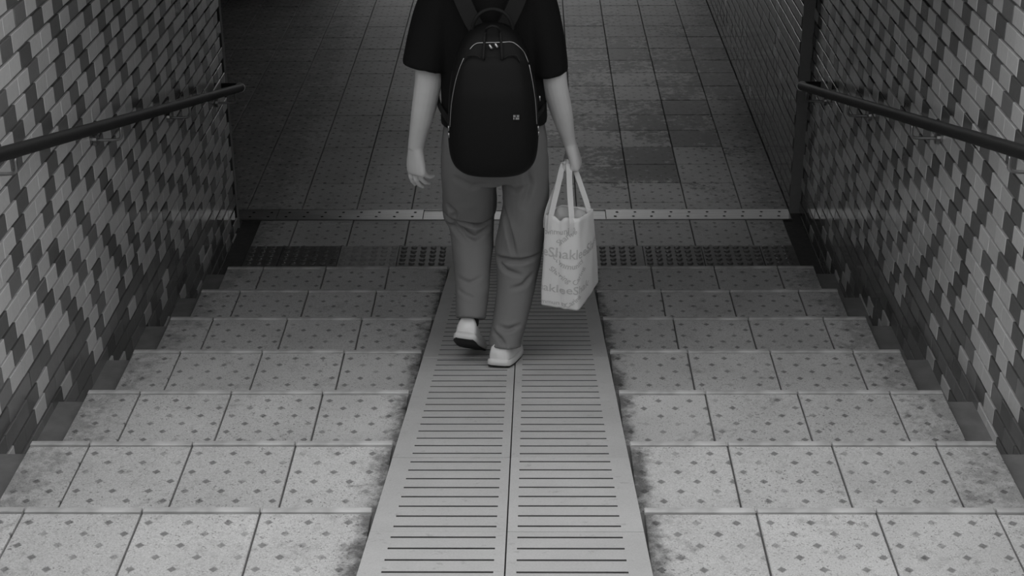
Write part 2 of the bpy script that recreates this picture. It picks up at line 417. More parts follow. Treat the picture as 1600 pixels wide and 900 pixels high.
# ------------------------------------------------------------------ swept tubes and lofts
def ring_frame(d, ref):
    d = d.normalized(); a = ref - d*ref.dot(d)
    if a.length < 1e-5: a = Vector((0, 1, 0)) - d*d.y
    a.normalize(); return a, d.cross(a)
def catmull(pts, n):
    P = [Vector(p) for p in pts]; out = []
    for i in range(len(P) - 1):
        p0 = P[max(i-1, 0)]; p1 = P[i]; p2 = P[i+1]; p3 = P[min(i+2, len(P)-1)]
        for k in range(n):
            t = k/n
            out.append(0.5*((2*p1) + (p2 - p0)*t + (2*p0 - 5*p1 + 4*p2 - p3)*t*t + (3*p1 - p0 - 3*p2 + p3)*t**3))
    out.append(P[-1]); return out
def loft(path, rad, seg=16, ref=(1, 0, 0), sub=4, power=2.0, cap=True):
    """path: points, rad: (ra, rb) per point, ra along ref. Returns verts, faces."""
    P = catmull(path, sub)
    Rr = catmull([(a, b, 0) for a, b in rad], sub)
    v, f = [], []; ref = Vector(ref); n = len(P)
    for i, p in enumerate(P):
        d = P[min(i+1, n-1)] - P[max(i-1, 0)]
        a, b = ring_frame(d, ref)
        for q in range(seg):
            t = 2*math.pi*q/seg; c, s = math.cos(t), math.sin(t)
            c = math.copysign(abs(c)**(2/power), c); s = math.copysign(abs(s)**(2/power), s)
            v.append(p + a*(Rr[i].x*c) + b*(Rr[i].y*s))
    for i in range(n - 1):
        for q in range(seg):
            f.append((i*seg + q, i*seg + (q+1) % seg, (i+1)*seg + (q+1) % seg, (i+1)*seg + q))
    if cap:
        f.append(tuple(reversed(range(seg)))); f.append(tuple((n-1)*seg + q for q in range(seg)))
    return v, f
def ball(c, r, seg=16, rings=10):
    c = Vector(c); r = Vector(r) if not isinstance(r, (int, float)) else Vector((r, r, r)); v, f = [], []
    for i in range(1, rings):
        ph = math.pi*i/rings
        for q in range(seg):
            t = 2*math.pi*q/seg
            v.append(c + Vector((r.x*math.sin(ph)*math.cos(t), r.y*math.sin(ph)*math.sin(t), r.z*math.cos(ph))))
    top = len(v); v.append(c + Vector((0, 0, r.z))); v.append(c - Vector((0, 0, r.z)))
    for i in range(rings - 2):
        for q in range(seg): f.append((i*seg + q, (i+1)*seg + q, (i+1)*seg + (q+1) % seg, i*seg + (q+1) % seg))
    for q in range(seg):
        f.append((top, q, (q+1) % seg)); f.append((top + 1, (rings-2)*seg + (q+1) % seg, (rings-2)*seg + q))
    return v, f
def joinvf(parts):
    v, f = [], []
    for a, b in parts:
        n = len(v); v += list(a); f += [tuple(i + n for i in q) for q in b]
    return v, f
def tube(name, pts, r, m, parent=None, seg=10, sub=1):
    v, f = loft(pts, [(r, r)]*len(pts), seg, (0.3, 0.2, 1), sub); return link(name, mesh(name, v, f, m, True), parent)
def fuse(name, parts, voxel, m, parent=None, smooth=4, fn=None):
    v, f = joinvf(parts); me = mesh('tmp', v, f, m); o = link('tmp', me)
    md = o.modifiers.new('r', 'REMESH'); md.mode = 'VOXEL'; md.voxel_size = voxel; md.use_smooth_shade = True
    ms = o.modifiers.new('s', 'SMOOTH'); ms.factor = 0.5; ms.iterations = smooth
    dg = bpy.context.evaluated_depsgraph_get(); ev = o.evaluated_get(dg)
    out = bpy.data.meshes.new_from_object(ev); out.name = name
    bpy.data.objects.remove(o); bpy.data.meshes.remove(me)
    out.materials.clear(); out.materials.append(m)
    if fn:
        ns = [q.normal.copy() for q in out.vertices]
        for q, nn in zip(out.vertices, ns): q.co = fn(q.co.copy(), nn)
    out.polygons.foreach_set('use_smooth', [True]*len(out.polygons)); out.update()
    return link(name, out, parent)

# ------------------------------------------------------------------ handrails
M_GLINT = plain('white glint ring', 0.9, 0.3, 0.0, var=0.03)  # white band painted in for the highlight on the rail elbow
def handrail(side):
    s = side
    root = tag(empty('handrail', (s*XW, 0.7, 0.82)),
               'black tubular handrail along the %s stair wall' % ('left' if s < 0 else 'right'), 'handrail')
    def add(name, me): o = link(name, me, root); o.matrix_parent_inverse = Matrix.Translation(-root.location); return o
    yA, zA = 0.66, 0.835; sl = -0.2625
    rz = lambda y: zA + (y - yA)*sl
    pts = [(s*1.4, yy, rz(yy)) for yy in (-6.3, -4, -2, 0, 0.5, 0.62)]
    pts += [(s*1.4, 0.70, rz(0.70)), (s*1.412, 0.738, rz(0.738)), (s*1.445, 0.756, rz(0.756)), (s*1.499, 0.758, rz(0.758))]
    v, f = loft(pts, [(0.021, 0.021)]*len(pts), 14, (0, 0, 1), 3); add('rail_tube', mesh('rail_tube', v, f, M_RAIL, True))
    c = Vector((s*1.405, 0.722, rz(0.722))); d = Vector((s*0.35, 1, sl)).normalized()
    v, f = loft([c - d*0.016, c + d*0.010], [(0.0245, 0.0245)]*2, 16, (0, 0, 1), 1); add('glint_ring', mesh('glint_ring', v, f, M_GLINT, True))
    for yb in (0.56, -0.44, -1.54, -2.65, -3.76, -4.87, -5.98):
        zt = rz(yb) - 0.018
        pts = [(s*1.4, yb, zt), (s*1.4, yb, zt - 0.03), (s*1.402, yb, zt - 0.042), (s*1.414, yb, zt - 0.05), (s*1.45, yb, zt - 0.052), (s*1.497, yb, zt - 0.052)]
        v, f = loft(pts, [(0.0058, 0.0058)]*len(pts), 8, (0.1, 1, 0.1), 2); add('bracket', mesh('bracket', v, f, M_DSTEEL, True))
        v, f = loft([(s*1.486, yb, zt - 0.052), (s*1.499, yb, zt - 0.052)], [(0.021, 0.021)]*2, 14, (0, 0, 1), 1); add('wall_plate', mesh('wall_plate', v, f, M_DSTEEL))
handrail(-1); handrail(1)

# ------------------------------------------------------------------ unseen ceiling lamps added to brighten the floor below the stairs
M_FILL_LAMP = bpy.data.materials.new('fill lamp glow'); M_FILL_LAMP.use_nodes = True
_b = M_FILL_LAMP.node_tree.nodes['Principled BSDF']; _b.inputs['Emission Color'].default_value = (1, 1, 1, 1); _b.inputs['Emission Strength'].default_value = 2.0
FILL_W = 13.0
def add_fill_lamp(x, y, nth):
    root = tag(empty('fill_lamp', (x, y, CEIL_Z)), 'added fill lamp in the passage ceiling, %s the stairs' % nth, 'lamp', 'added passage fill lamps')
    v, f = [], []; n = 20
    for rr, zz in ((0.13, -0.001), (0.13, -0.012), (0.105, -0.012), (0.10, -0.001)):
        v += [(rr*math.cos(2*math.pi*q/n), rr*math.sin(2*math.pi*q/n), zz) for q in range(n)]
    for L in range(3): f += [(L*n + q, L*n + (q+1) % n, L*n + n + (q+1) % n, L*n + n + q) for q in range(n)]
    link('rim', mesh('rim', v, f, M_STEEL), root)
    v = [(0.10*math.cos(2*math.pi*q/n), 0.10*math.sin(2*math.pi*q/n), -0.004) for q in range(n)]
    link('diffuser', mesh('diffuser', v, [tuple(reversed(range(n)))], M_FILL_LAMP), root)
    ld = bpy.data.lights.new('fill_light', 'SPOT'); ld.energy = FILL_W; ld.spot_size = math.radians(64); ld.spot_blend = 0.8; ld.shadow_soft_size = 0.09
    lo = bpy.data.objects.new('fill_light', ld); COL.objects.link(lo); lo.parent = root; lo.location = (0, 0, -0.02)
for yy, nth in ((1.5, 'nearest to'), (3.4, 'next after the one nearest to')): add_fill_lamp(0.30, yy, nth)

# ------------------------------------------------------------------ the person walking down the ramp
def cloth(name, v, rough=0.85, bump=0.25, scale=500, var=0.1):
    a = Mat(name, rough, 0, 0.2); ob = a.coord('Object')
    w = a.noise(ob, scale, 2.0, 0.6, (1, 1, 2.5)); c = a.noise(ob, 7, 3.0)
    a.color(((w - 0.5)*2*var + 1.0)*((c - 0.5)*0.12 + 1.0)*v); a.bump(w, bump, 0.0008); return a.m
M_SKIN = Mat('skin', 0.5, 0, 0.4); _n = M_SKIN.noise(M_SKIN.coord(), 30, 3.0); M_SKIN.color((_n - 0.5)*0.08 + 0.62); M_SKIN = M_SKIN.m
M_SHIRT = cloth('black jersey', 0.0075, 0.95)
M_TROU = cloth('grey cotton twill', 0.19)
M_SHOE = plain('white leather', 0.80, 0.45, var=0.05)
M_RUB = plain('white rubber sidewall', 0.70, 0.5, var=0.05)
M_SOLE = plain('black rubber sole', 0.012, 0.8)
M_SOCK = cloth('dark sock', 0.03)
M_PACK = cloth('black nylon', 0.0055, 0.62)
M_PANEL = cloth('black nylon panel', 0.0065, 0.7)
M_ZIP = plain('zip metal', 0.45, 0.30, 1.0, var=0.3)
M_WEB = cloth('black webbing', 0.013, 0.7)
M_HAIR = plain('black hair', 0.012, 0.5, var=0.4, scale=200)

person = tag(empty('person', (-0.06, -1.85, 0.65)), 'person in black T-shirt and grey trousers walking away down the ramp', 'person')
def kid(o):
    o.parent = person; o.matrix_parent_inverse = Matrix.Translation(-person.location); return o

def finger(base, d, n, side, L, r, curl):
    """chain from base along d, bending towards n at each joint."""
    d = Vector(d).normalized(); n = Vector(n).normalized(); p = Vector(base); pts = [p.copy()]; rad = [(r*1.05, r*1.05)]
    ax = d.cross(n).normalized()
    for seg, a, rr in zip((0.46, 0.30, 0.24), curl, (1.0, 0.92, 0.78)):
        d = Matrix.Rotation(math.radians(a), 3, ax) @ d
        pts.append(p + d*(L*seg*0.5)); rad.append((r*rr*0.97, r*rr*0.97))
        p = p + d*(L*seg); pts.append(p.copy()); rad.append((r*rr, r*rr))
    pts.append(p + d*r*0.55); rad.append((r*0.45, r*0.45))
    return loft(pts, rad, 10, side, 2)
def hand(wrist, down, normal, curls, thumb, palm=0.088, width=0.078):
    """down: wrist to knuckles, normal: out of the palm. across runs from little finger to index finger."""
    W = Vector(wrist); d = Vector(down).normalized(); n = Vector(normal); n = (n - d*n.dot(d)).normalized()
    return W, d, n
def build_hand(wrist, down, normal, across, curls, thumb_pts, parts, lengths=(0.058, 0.074, 0.08, 0.072)):
    W = Vector(wrist); d = Vector(down).normalized(); ac = Vector(across); ac = (ac - d*ac.dot(d)).normalized(); n = Vector(normal); n = (n - d*n.dot(d) - ac*n.dot(ac)).normalized()
    K = W + d*0.088
    parts.append(loft([W - d*0.015, W + d*0.02, W + d*0.055, K - d*0.004, K + d*0.006], [(0.026, 0.021), (0.033, 0.020), (0.041, 0.0185), (0.042, 0.0165), (0.037, 0.011)], 16, ac, 3, 2.4))
    for i, (L, c) in enumerate(zip(lengths, curls)):
        off = (-0.0315, -0.0108, 0.0106, 0.0312)[i]
        dip = (-0.012, -0.003, 0.0, -0.006)[i]
        fd = d + ac*(off*1.2)
        parts.append(finger(K + ac*off + d*(dip - 0.012), fd, n, ac, L + 0.012, (0.0090, 0.0098, 0.0100, 0.0096)[i], c))
    tp = [W + d*a + ac*b + n*c for a, b, c in thumb_pts]
    parts.append(loft(tp, [(0.014, 0.012), (0.0125, 0.011), (0.0095, 0.009), (0.0088, 0.008), (0.005, 0.005)], 10, n, 2))

bp = []
# head, neck, torso, legs (mostly inside the clothes)
hc = Vector((-0.07, -1.80, 2.185))
bp.append(ball(hc + Vector((0, -0.005, 0.02)), (0.076, 0.094, 0.105), 24, 16))
bp.append(loft([hc + Vector((0, 0.03, -0.02)), hc + Vector((0, 0.045, -0.07)), hc + Vector((0, 0.055, -0.105))], [(0.064, 0.055), (0.055, 0.045), (0.028, 0.024)], 16, (1, 0, 0), 3))
bp.append(loft([hc + Vector((0, 0.085, 0.015)), hc + Vector((0, 0.108, -0.025)), hc + Vector((0, 0.09, -0.035))], [(0.009, 0.01), (0.016, 0.013), (0.012, 0.008)], 10, (1, 0, 0), 2))
for sx in (-1, 1): bp.append(ball(hc + Vector((sx*0.077, 0.0, -0.005)), (0.010, 0.019, 0.031), 12, 8))
bp.append(loft([(-0.07, -1.815, 2.12), (-0.07, -1.825, 2.04), (-0.07, -1.84, 1.98)], [(0.052, 0.056), (0.056, 0.058), (0.085, 0.07)], 16, (1, 0, 0), 3))
bp.append(loft([(-0.07, -1.84, 2.01), (-0.07, -1.84, 1.93), (-0.068, -1.84, 1.78), (-0.065, -1.835, 1.6), (-0.065, -1.83, 1.45), (-0.065, -1.825, 1.34)],
               [(0.08, 0.06), (0.150, 0.080), (0.140, 0.088), (0.125, 0.085), (0.145, 0.09), (0.10, 0.08)], 20, (1, 0, 0), 4))
LK, RK = Vector((-0.163, -1.70, 1.11)), Vector((0.012, -1.795, 1.03))
bp.append(loft([(-0.145, -1.815, 1.42), (-0.16, -1.76, 1.27), LK, (-0.157, -1.79, 0.97), (-0.156, -1.862, 0.81), (-0.157, -1.868, 0.775)], [(0.075, 0.075), (0.065, 0.065), (0.05, 0.05), (0.045, 0.05), (0.03, 0.034), (0.03, 0.034)], 14, (1, 0, 0), 3))
bp.append(loft([(0.02, -1.815, 1.42), (0.03, -1.80, 1.25), RK, (-0.005, -1.84, 0.88), (-0.036, -1.895, 0.72), (-0.04, -1.90, 0.68)], [(0.075, 0.075), (0.065, 0.065), (0.05, 0.05), (0.045, 0.05), (0.03, 0.034), (0.03, 0.034)], 14, (1, 0, 0), 3))
# arms
bp.append(loft([(-0.185, -1.84, 1.945), (-0.240, -1.85, 1.86), (-0.272, -1.868, 1.72), (-0.279, -1.872, 1.655), (-0.300, -1.858, 1.55), (-0.321, -1.838, 1.46), (-0.330, -1.83, 1.415)],
               [(0.040, 0.040), (0.046, 0.046), (0.045, 0.044), (0.0445, 0.043), (0.0395, 0.038), (0.0305, 0.028), (0.0275, 0.022)], 18, (1, 0, 0), 4))
bp.append(loft([(0.05, -1.84, 1.945), (0.095, -1.85, 1.86), (0.125, -1.872, 1.72), (0.134, -1.876, 1.655), (0.158, -1.85, 1.55), (0.178, -1.815, 1.46), (0.187, -1.80, 1.42)],
               [(0.040, 0.040), (0.046, 0.046), (0.044, 0.044), (0.0425, 0.043), (0.037, 0.037), (0.026, 0.028), (0.0215, 0.026)], 18, (1, 0, 0), 4))
# left hand hangs half open, fingers curling in towards the thigh
build_hand((-0.331, -1.829, 1.412), (0.0, 0.03, -1), (0.66, 0.75, 0), (-0.75, 0.66, 0),
           ((24, 36, 24), (17, 29, 20), (10, 23, 18), (5, 18, 16)),
           ((0.02, 0.028, 0.006), (0.045, 0.040, 0.018), (0.075, 0.044, 0.028), (0.098, 0.040, 0.034), (0.106, 0.038, 0.036)), bp)
# right hand closes round the bag's handles
build_hand((0.188, -1.799, 1.420), (0.32, 0.10, -1), (-0.95, 0.20, -0.3), (0.18, 0.98, 0),
           ((42, 98, 62), (44, 100, 62), (46, 100, 62), (46, 98, 60)),
           ((0.02, 0.026, 0.008), (0.045, 0.036, 0.020), (0.070, 0.028, 0.036), (0.086, 0.010, 0.044), (0.092, 0.0, 0.046)), bp, (0.066, 0.078, 0.082, 0.074))
kid(fuse('body', bp, 0.0036, M_SKIN, None, 3))
# face details and hair
for sx in (-1, 1):
    v, f = ball(hc + Vector((sx*0.031, 0.083, 0.012)), (0.012, 0.008, 0.007), 10, 8); kid(link('eye', mesh('eye', v, f, plain('eye', 0.08, 0.2), True)))
v, f = loft([hc + Vector((-0.024, 0.088, -0.062)), hc + Vector((0, 0.099, -0.060)), hc + Vector((0.024, 0.088, -0.062))], [(0.004, 0.004), (0.007, 0.006), (0.004, 0.004)], 8, (0, 0, 1), 3)
kid(link('mouth', mesh('mouth', v, f, plain('lips', 0.22, 0.5), True)))
def hairfn(p, n): return p + n*(0.006*noise.noise(p*28) + 0.004*noise.noise(Vector((p.x*90, p.y*90, p.z*14))))
kid(fuse('hair', [ball(hc + Vector((0, -0.018, 0.032)), (0.086, 0.098, 0.108), 24, 16), ball(hc + Vector((0, -0.045, -0.03)), (0.074, 0.062, 0.075), 20, 14)], 0.006, M_HAIR, None, 3, hairfn))

# trousers with worked-in folds: (points in x-z on the back of the leg, half width, depth)
CREASE = [
 ([(-0.245, 1.118), (-0.205, 1.085), (-0.165, 1.062), (-0.135, 1.052), (-0.095, 1.068)], 0.012, 0.016),
 ([(-0.235, 1.085), (-0.20, 1.060), (-0.165, 1.038)], 0.009, 0.009),
 ([(-0.205, 1.105), (-0.165, 1.098), (-0.12, 1.088), (-0.095, 1.09)], 0.009, 0.010),
 ([(-0.225, 1.17), (-0.205, 1.145), (-0.21, 1.11)], 0.012, 0.008),
 ([(-0.066, 1.005), (-0.03, 1.012), (0.02, 1.010), (0.085, 1.018)], 0.010, 0.013),
 ([(-0.06, 1.000), (-0.03, 0.975), (0.02, 0.962)], 0.010, 0.008),
 ([(-0.045, 1.20), (-0.02, 1.12), (0.005, 1.025)], 0.010, 0.010),
 ([(0.06, 0.955), (0.03, 0.925), (-0.01, 0.915)], 0.010, 0.007),
 ([(-0.04, 1.29), (0.0, 1.275), (0.035, 1.29)], 0.010, 0.007),
 ([(0.045, 1.36), (0.055, 1.30), (0.03, 1.22)], 0.014, 0.008),
 ([(-0.055, 0.785), (-0.02, 0.780), (0.015, 0.787)], 0.009, 0.009),
 ([(-0.078, 0.765), (-0.05, 0.752), (-0.03, 0.73)], 0.008, 0.008),
 ([(-0.195, 0.935), (-0.155, 0.925), (-0.12, 0.94)], 0.009, 0.005),
 ([(-0.19, 0.895), (-0.15, 0.882)], 0.008, 0.004),
 ([(-0.19, 1.30), (-0.14, 1.27), (-0.09, 1.285)], 0.014, 0.005),
]
CREASE = [([(x, z + (0.030 if x < -0.08 and z > 1.0 else 0.012)) for x, z in pts], w, dep*1.5) for pts, w, dep in CREASE]
def segdist(px, pz, a, b):
    ax, az = a; bx, bz = b; dx, dz = bx - ax, bz - az; L = dx*dx + dz*dz
    t = max(0, min(1, ((px-ax)*dx + (pz-az)*dz)/L)); return math.hypot(px - ax - t*dx, pz - az - t*dz), t
def foldfn(p, n):
    d = 0.0035*noise.noise(Vector((p.x*9, p.y*9, p.z*6))) + 0.0020*noise.noise(Vector((p.x*20, p.y*20, p.z*26)))
    back = max(0.0, min(1.0, 0.25 - n.y*1.2))
    if back > 0:
        for pts, w, dep in CREASE:
            m = len(pts) - 1; best = 9; tt = 0
            for i in range(m):
                q, t = segdist(p.x, p.z, pts[i], pts[i+1])
                if q < best: best, tt = q, (i + t)/m
            if best < 4*w:
                fade = min(1, 0.35 + 2.2*min(tt, 1 - tt)) if m > 1 else 0.7
                sgn = best/w
                d -= back*dep*fade*(1 - 1.3*sgn*sgn*0.55)*math.exp(-sgn*sgn*0.75)
    return p + n*d
tp = [loft([(-0.063, -1.835, 1.60), (-0.063, -1.83, 1.52), (-0.064, -1.825, 1.44), (-0.062, -1.82, 1.37), (-0.055, -1.82, 1.30)], [(0.150, 0.105), (0.165, 0.115), (0.176, 0.125), (0.165, 0.120), (0.085, 0.085)], 24, (1, 0, 0), 4, 2.3),
      loft([(-0.148, -1.82, 1.45), (-0.152, -1.80, 1.34), (-0.155, -1.752, 1.23), (-0.160, -1.712, 1.145), (-0.152, -1.718, 1.085), (-0.149, -1.77, 0.995), (-0.150, -1.83, 0.895), (-0.156, -1.882, 0.802)], [(0.092, 0.11), (0.096, 0.105), (0.095, 0.098), (0.097, 0.094), (0.079, 0.082), (0.070, 0.078), (0.060, 0.066), (0.052, 0.060)], 24, (1, 0, 0), 5, 2.2),
      loft([(0.022, -1.82, 1.45), (0.034, -1.81, 1.33), (0.036, -1.80, 1.20), (0.014, -1.797, 1.03), (0.004, -1.83, 0.91), (-0.014, -1.868, 0.80), (-0.033, -1.900, 0.738), (-0.036, -1.912, 0.708)], [(0.090, 0.11), (0.085, 0.105), (0.080, 0.098), (0.083, 0.090), (0.068, 0.078), (0.060, 0.070), (0.057, 0.070), (0.058, 0.076)], 24, (1, 0, 0), 5, 2.2)]
trou = kid(fuse('trousers', tp, 0.0052, M_TROU, None, 6, foldfn))

# T-shirt
def shirtfn(p, n):
    return p + n*(0.005*noise.noise(Vector((p.x*7, p.y*7, p.z*3))) + 0.004*noise.noise(Vector((p.x*22, p.y*22, p.z*5))))
sp = [loft([(-0.072, -1.835, 2.055), (-0.074, -1.84, 2.01), (-0.075, -1.843, 1.93), (-0.070, -1.843, 1.78), (-0.063, -1.842, 1.62), (-0.062, -1.842, 1.515)], [(0.068, 0.066), (0.150, 0.088), (0.188, 0.112), (0.178, 0.122), (0.174, 0.124), (0.178, 0.128)], 28, (1, 0, 0), 5, 2.3),
      loft([(-0.19, -1.845, 1.985), (-0.235, -1.85, 1.91), (-0.268, -1.86, 1.80), (-0.289, -1.872, 1.708)], [(0.06, 0.075), (0.072, 0.085), (0.077, 0.086), (0.078, 0.088)], 20, (1, 0, 0), 5),
      loft([(0.045, -1.845, 1.985), (0.078, -1.85, 1.91), (0.103, -1.862, 1.80), (0.117, -1.872, 1.688)], [(0.055, 0.075), (0.066, 0.085), (0.066, 0.085), (0.062, 0.085)], 20, (1, 0, 0), 5)]
kid(fuse('t_shirt', sp, 0.0065, M_SHIRT, None, 5, shirtfn))

# shoes: heel at the origin, toe towards +y, sole at z = 0
def shoe_mesh(kind):
    sec = [(-0.004, 0.030, 0.084, 0.004), (0.010, 0.039, 0.094, 0.0), (0.045, 0.042, 0.096, 0.0), (0.085, 0.042, 0.092, 0.0), (0.125, 0.043, 0.082, 0.0), (0.165, 0.046, 0.060, 0.0), (0.205, 0.048, 0.049, 0.001), (0.24, 0.042, 0.043, 0.004), (0.265, 0.026, 0.034, 0.008), (0.274, 0.010, 0.026, 0.012)]
    def outline(i): return sec[i]
    v, f = [], []; seg = 20
    for y, w, h, z0 in sec:
        for q in range(seg):
            t = 2*math.pi*q/seg; c, s = math.cos(t), math.sin(t)
            if kind == 'upper':
                x = w*math.copysign(abs(c)**0.7, c); zz = z0 + 0.012 + (h - 0.012)*(0.5 + 0.5*math.copysign(abs(s)**0.75, s))
                x *= 1 - 0.28*max(0, (zz - 0.03)/0.06) - 0.01
            elif kind == 'sidewall':
                x = (w + 0.003)*math.copysign(abs(c)**0.35, c); zz = z0 + 0.004 + 0.024*(0.5 + 0.5*math.copysign(abs(s)**0.35, s))
            else:
                x = (w + 0.001)*math.copysign(abs(c)**0.35, c); zz = z0 + 0.006*(0.5 + 0.5*math.copysign(abs(s)**0.35, s))
            v.append((x + 0.010*math.sin(math.pi*min(1, y/0.27)), y - (0.003 if kind == 'sidewall' and y < 0 else 0) + (0.003 if kind == 'sidewall' and y > 0.27 else 0), zz))
    n = len(sec)
    for i in range(n - 1):
        for q in range(seg): f.append((i*seg + q, i*seg + (q+1) % seg, (i+1)*seg + (q+1) % seg, (i+1)*seg + q))
    f.append(tuple(range(seg))); f.append(tuple(reversed([(n-1)*seg + q for q in range(seg)])))
    me = mesh('shoe_' + kind, v, [tuple(reversed(q)) for q in f], {'upper': M_SHOE, 'sidewall': M_RUB, 'outsole': M_SOLE}[kind], True)
    bm = bmesh.new(); bm.from_mesh(me); bmesh.ops.recalc_face_normals(bm, faces=bm.faces); bm.to_mesh(me); bm.free(); return me
shoe_parts = {k: shoe_mesh(k) for k in ('upper', 'sidewall', 'outsole')}
def shoe(loc, pitch, yaw, roll, mirror, scale=1.0):
    u = kid(link('shoe', shoe_parts['upper']))
    mm = Matrix.Translation(loc) @ Matrix.Rotation(yaw, 4, 'Z') @ Matrix.Rotation(pitch, 4, 'X') @ Matrix.Rotation(roll, 4, 'Y') @ Matrix.Diagonal((scale*(-1 if mirror else 1), scale, scale, 1))
    u.matrix_parent_inverse = Matrix.Identity(4); u.matrix_basis = Matrix.Translation(-person.location) @ mm
    for k in ('sidewall', 'outsole'): link(k, shoe_parts[k], u)
    return u
shoe((-0.058, -1.982, nose_z(-1.982) + 0.003), -SL, math.radians(-9), 0, False, 0.98)
shoe((-0.176, -1.950, 0.748), math.radians(-35), math.radians(-9), math.radians(4), True, 0.98)
v, f = loft([(-0.157, -1.862, 0.835), (-0.160, -1.868, 0.80), (-0.163, -1.872, 0.775)], [(0.035, 0.036)]*3, 16, (1, 0, 0), 2); kid(link('sock', mesh('sock', v, f, M_SOCK, True)))

# ------------------------------------------------------------------ backpack
pack = tag(empty('backpack', (-0.063, -2.05, 1.42)), 'black backpack with silver zips worn on the back of the person', 'backpack')
def pk(o): o.parent = pack; o.matrix_parent_inverse = Matrix.Translation(-pack.location); return o
PXC = -0.063
PROF = [(1.410, 0.060, 0.045), (1.418, 0.098, 0.070), (1.440, 0.125, 0.086), (1.475, 0.139, 0.093), (1.53, 0.1445, 0.096), (1.60, 0.1435, 0.096), (1.67, 0.139, 0.093), (1.73, 0.131, 0.088), (1.79, 0.117, 0.080), (1.835, 0.098, 0.070), (1.868, 0.072, 0.056), (1.888, 0.042, 0.038), (1.895, 0.018, 0.018)]
PROF = [(p.x, p.y, p.z) for p in catmull(PROF, 5)]
def prof(z):
    if z <= PROF[0][0]: return PROF[0][1:]
    for a, b in zip(PROF[:-1], PROF[1:]):
        if z <= b[0]:
            t = (z - a[0])/(b[0] - a[0]); return a[1] + t*(b[1] - a[1]), a[2] + t*(b[2] - a[2])
    return PROF[-1][1:]
PWR = 2.7
def pyc(z): return -2.045 - 0.012*math.sin((z - 1.41)/0.485*math.pi) + 0.03*max(0, (z - 1.7)/0.2)
def pack_y(x, z, off=0.0):
    w, d = prof(z); q = min(0.999, abs(x - PXC)/w); return pyc(z) - d*(1 - q**PWR)**(1/PWR) - off
v, f = [], []; seg = 40
zs = []
for a, b in zip(PROF[:-1], PROF[1:]): zs += [a[0] + (b[0] - a[0])*k/1 for k in range(1)]
zs.append(PROF[-1][0])
for z in zs:
    w, d = prof(z)
    for q in range(seg):
        t = 2*math.pi*q/seg; c, s = math.cos(t), math.sin(t)
        x = PXC + w*math.copysign(abs(c)**(2/PWR), c); y = pyc(z) + (d if s < 0 else 0.07 + 0*d)*math.copysign(abs(s)**(2/PWR), s)
        if s > 0: y = pyc(z) + min(d, 0.075)*abs(s)**(2/PWR)
        if s < 0: y += 0.003*noise.noise(Vector((x*14, 0, z*10)))
        v.append((x, y, z))
for i in range(len(zs) - 1):
    for q in range(seg): f.append((i*seg + q, i*seg + (q+1) % seg, (i+1)*seg + (q+1) % seg, (i+1)*seg + q))
f.append(tuple(reversed(range(seg)))); f.append(tuple((len(zs)-1)*seg + q for q in range(seg)))
pk(link('pack_body', mesh('pack_body', v, f, M_PACK, True)))
# raised front pocket
v, f = [], []; nx, nz = 20, 24
for j in range(nz + 1):
    z = 1.428 + (1.812 - 1.428)*j/nz; w, d = prof(z); top = max(0, (z - 1.77)/0.042)
    hw = min(w*0.86, w - 0.012)*(1 - 0.26*top**3)
    for i in range(nx + 1):
        u = -1 + 2*i/nx; x = PXC + hw*u
        e = min(1.0, (1 - abs(u))*6)*min(1.0, (1.812 - z)/0.012 + 0.02)*min(1.0, (z - 1.428)/0.02 + 0.02)
        v.append((x, pack_y(x, z, 0.001 + 0.011*math.sqrt(max(0, e))) , z))
for j in range(nz):
    for i in range(nx): b = j*(nx+1) + i; f.append((b, b+1, b+nx+2, b+nx+1))
pk(link('front_pocket', mesh('front_pocket', v, f, M_PANEL, True)))
def on_pack(pts, off): return [(x, pack_y(x, z, off), z) for x, z in pts]
def curve(pts, n): return [(p.x, p.y) for p in catmull([(a, b, 0) for a, b in pts], n)]
zipl = curve([(-0.198, 1.585), (-0.190, 1.67), (-0.172, 1.752), (-0.150, 1.806)], 6)
zipt = curve([(-0.131, 1.832), (-0.117, 1.846), (-0.096, 1.852), (-0.03, 1.853), (-0.004, 1.852), (0.014, 1.842), (0.036, 1.818), (0.05, 1.785)], 6)
zipr = curve([(0.052, 1.780), (0.064, 1.72), (0.072, 1.66), (0.076, 1.59)], 6)
for z in (zipl, zipt, zipr): pk(tube('zip', on_pack(z, 0.0025), 0.0016, M_ZIP, None, 8))
for x, z in ((-0.070, 1.846), (-0.052, 1.849)):
    y = pack_y(x, z, 0.014); pk(tube('zip_pull', [(x, y, z + 0.006), (x + 0.004, y - 0.002, z - 0.004), (x + 0.010, y - 0.001, z - 0.007)], 0.0045, M_ZIP, None, 8))
for x, z in ((0.085, 1.665), (0.080, 1.570), (0.081, 1.550), (-0.203, 1.575), (-0.203, 1.552)):
    y = pack_y(x, z, 0.001); pk(tube('strap_buckle', [(x, y, z + 0.008), (x + 0.001, y, z - 0.008)], 0.0028, M_ZIP, None, 8))
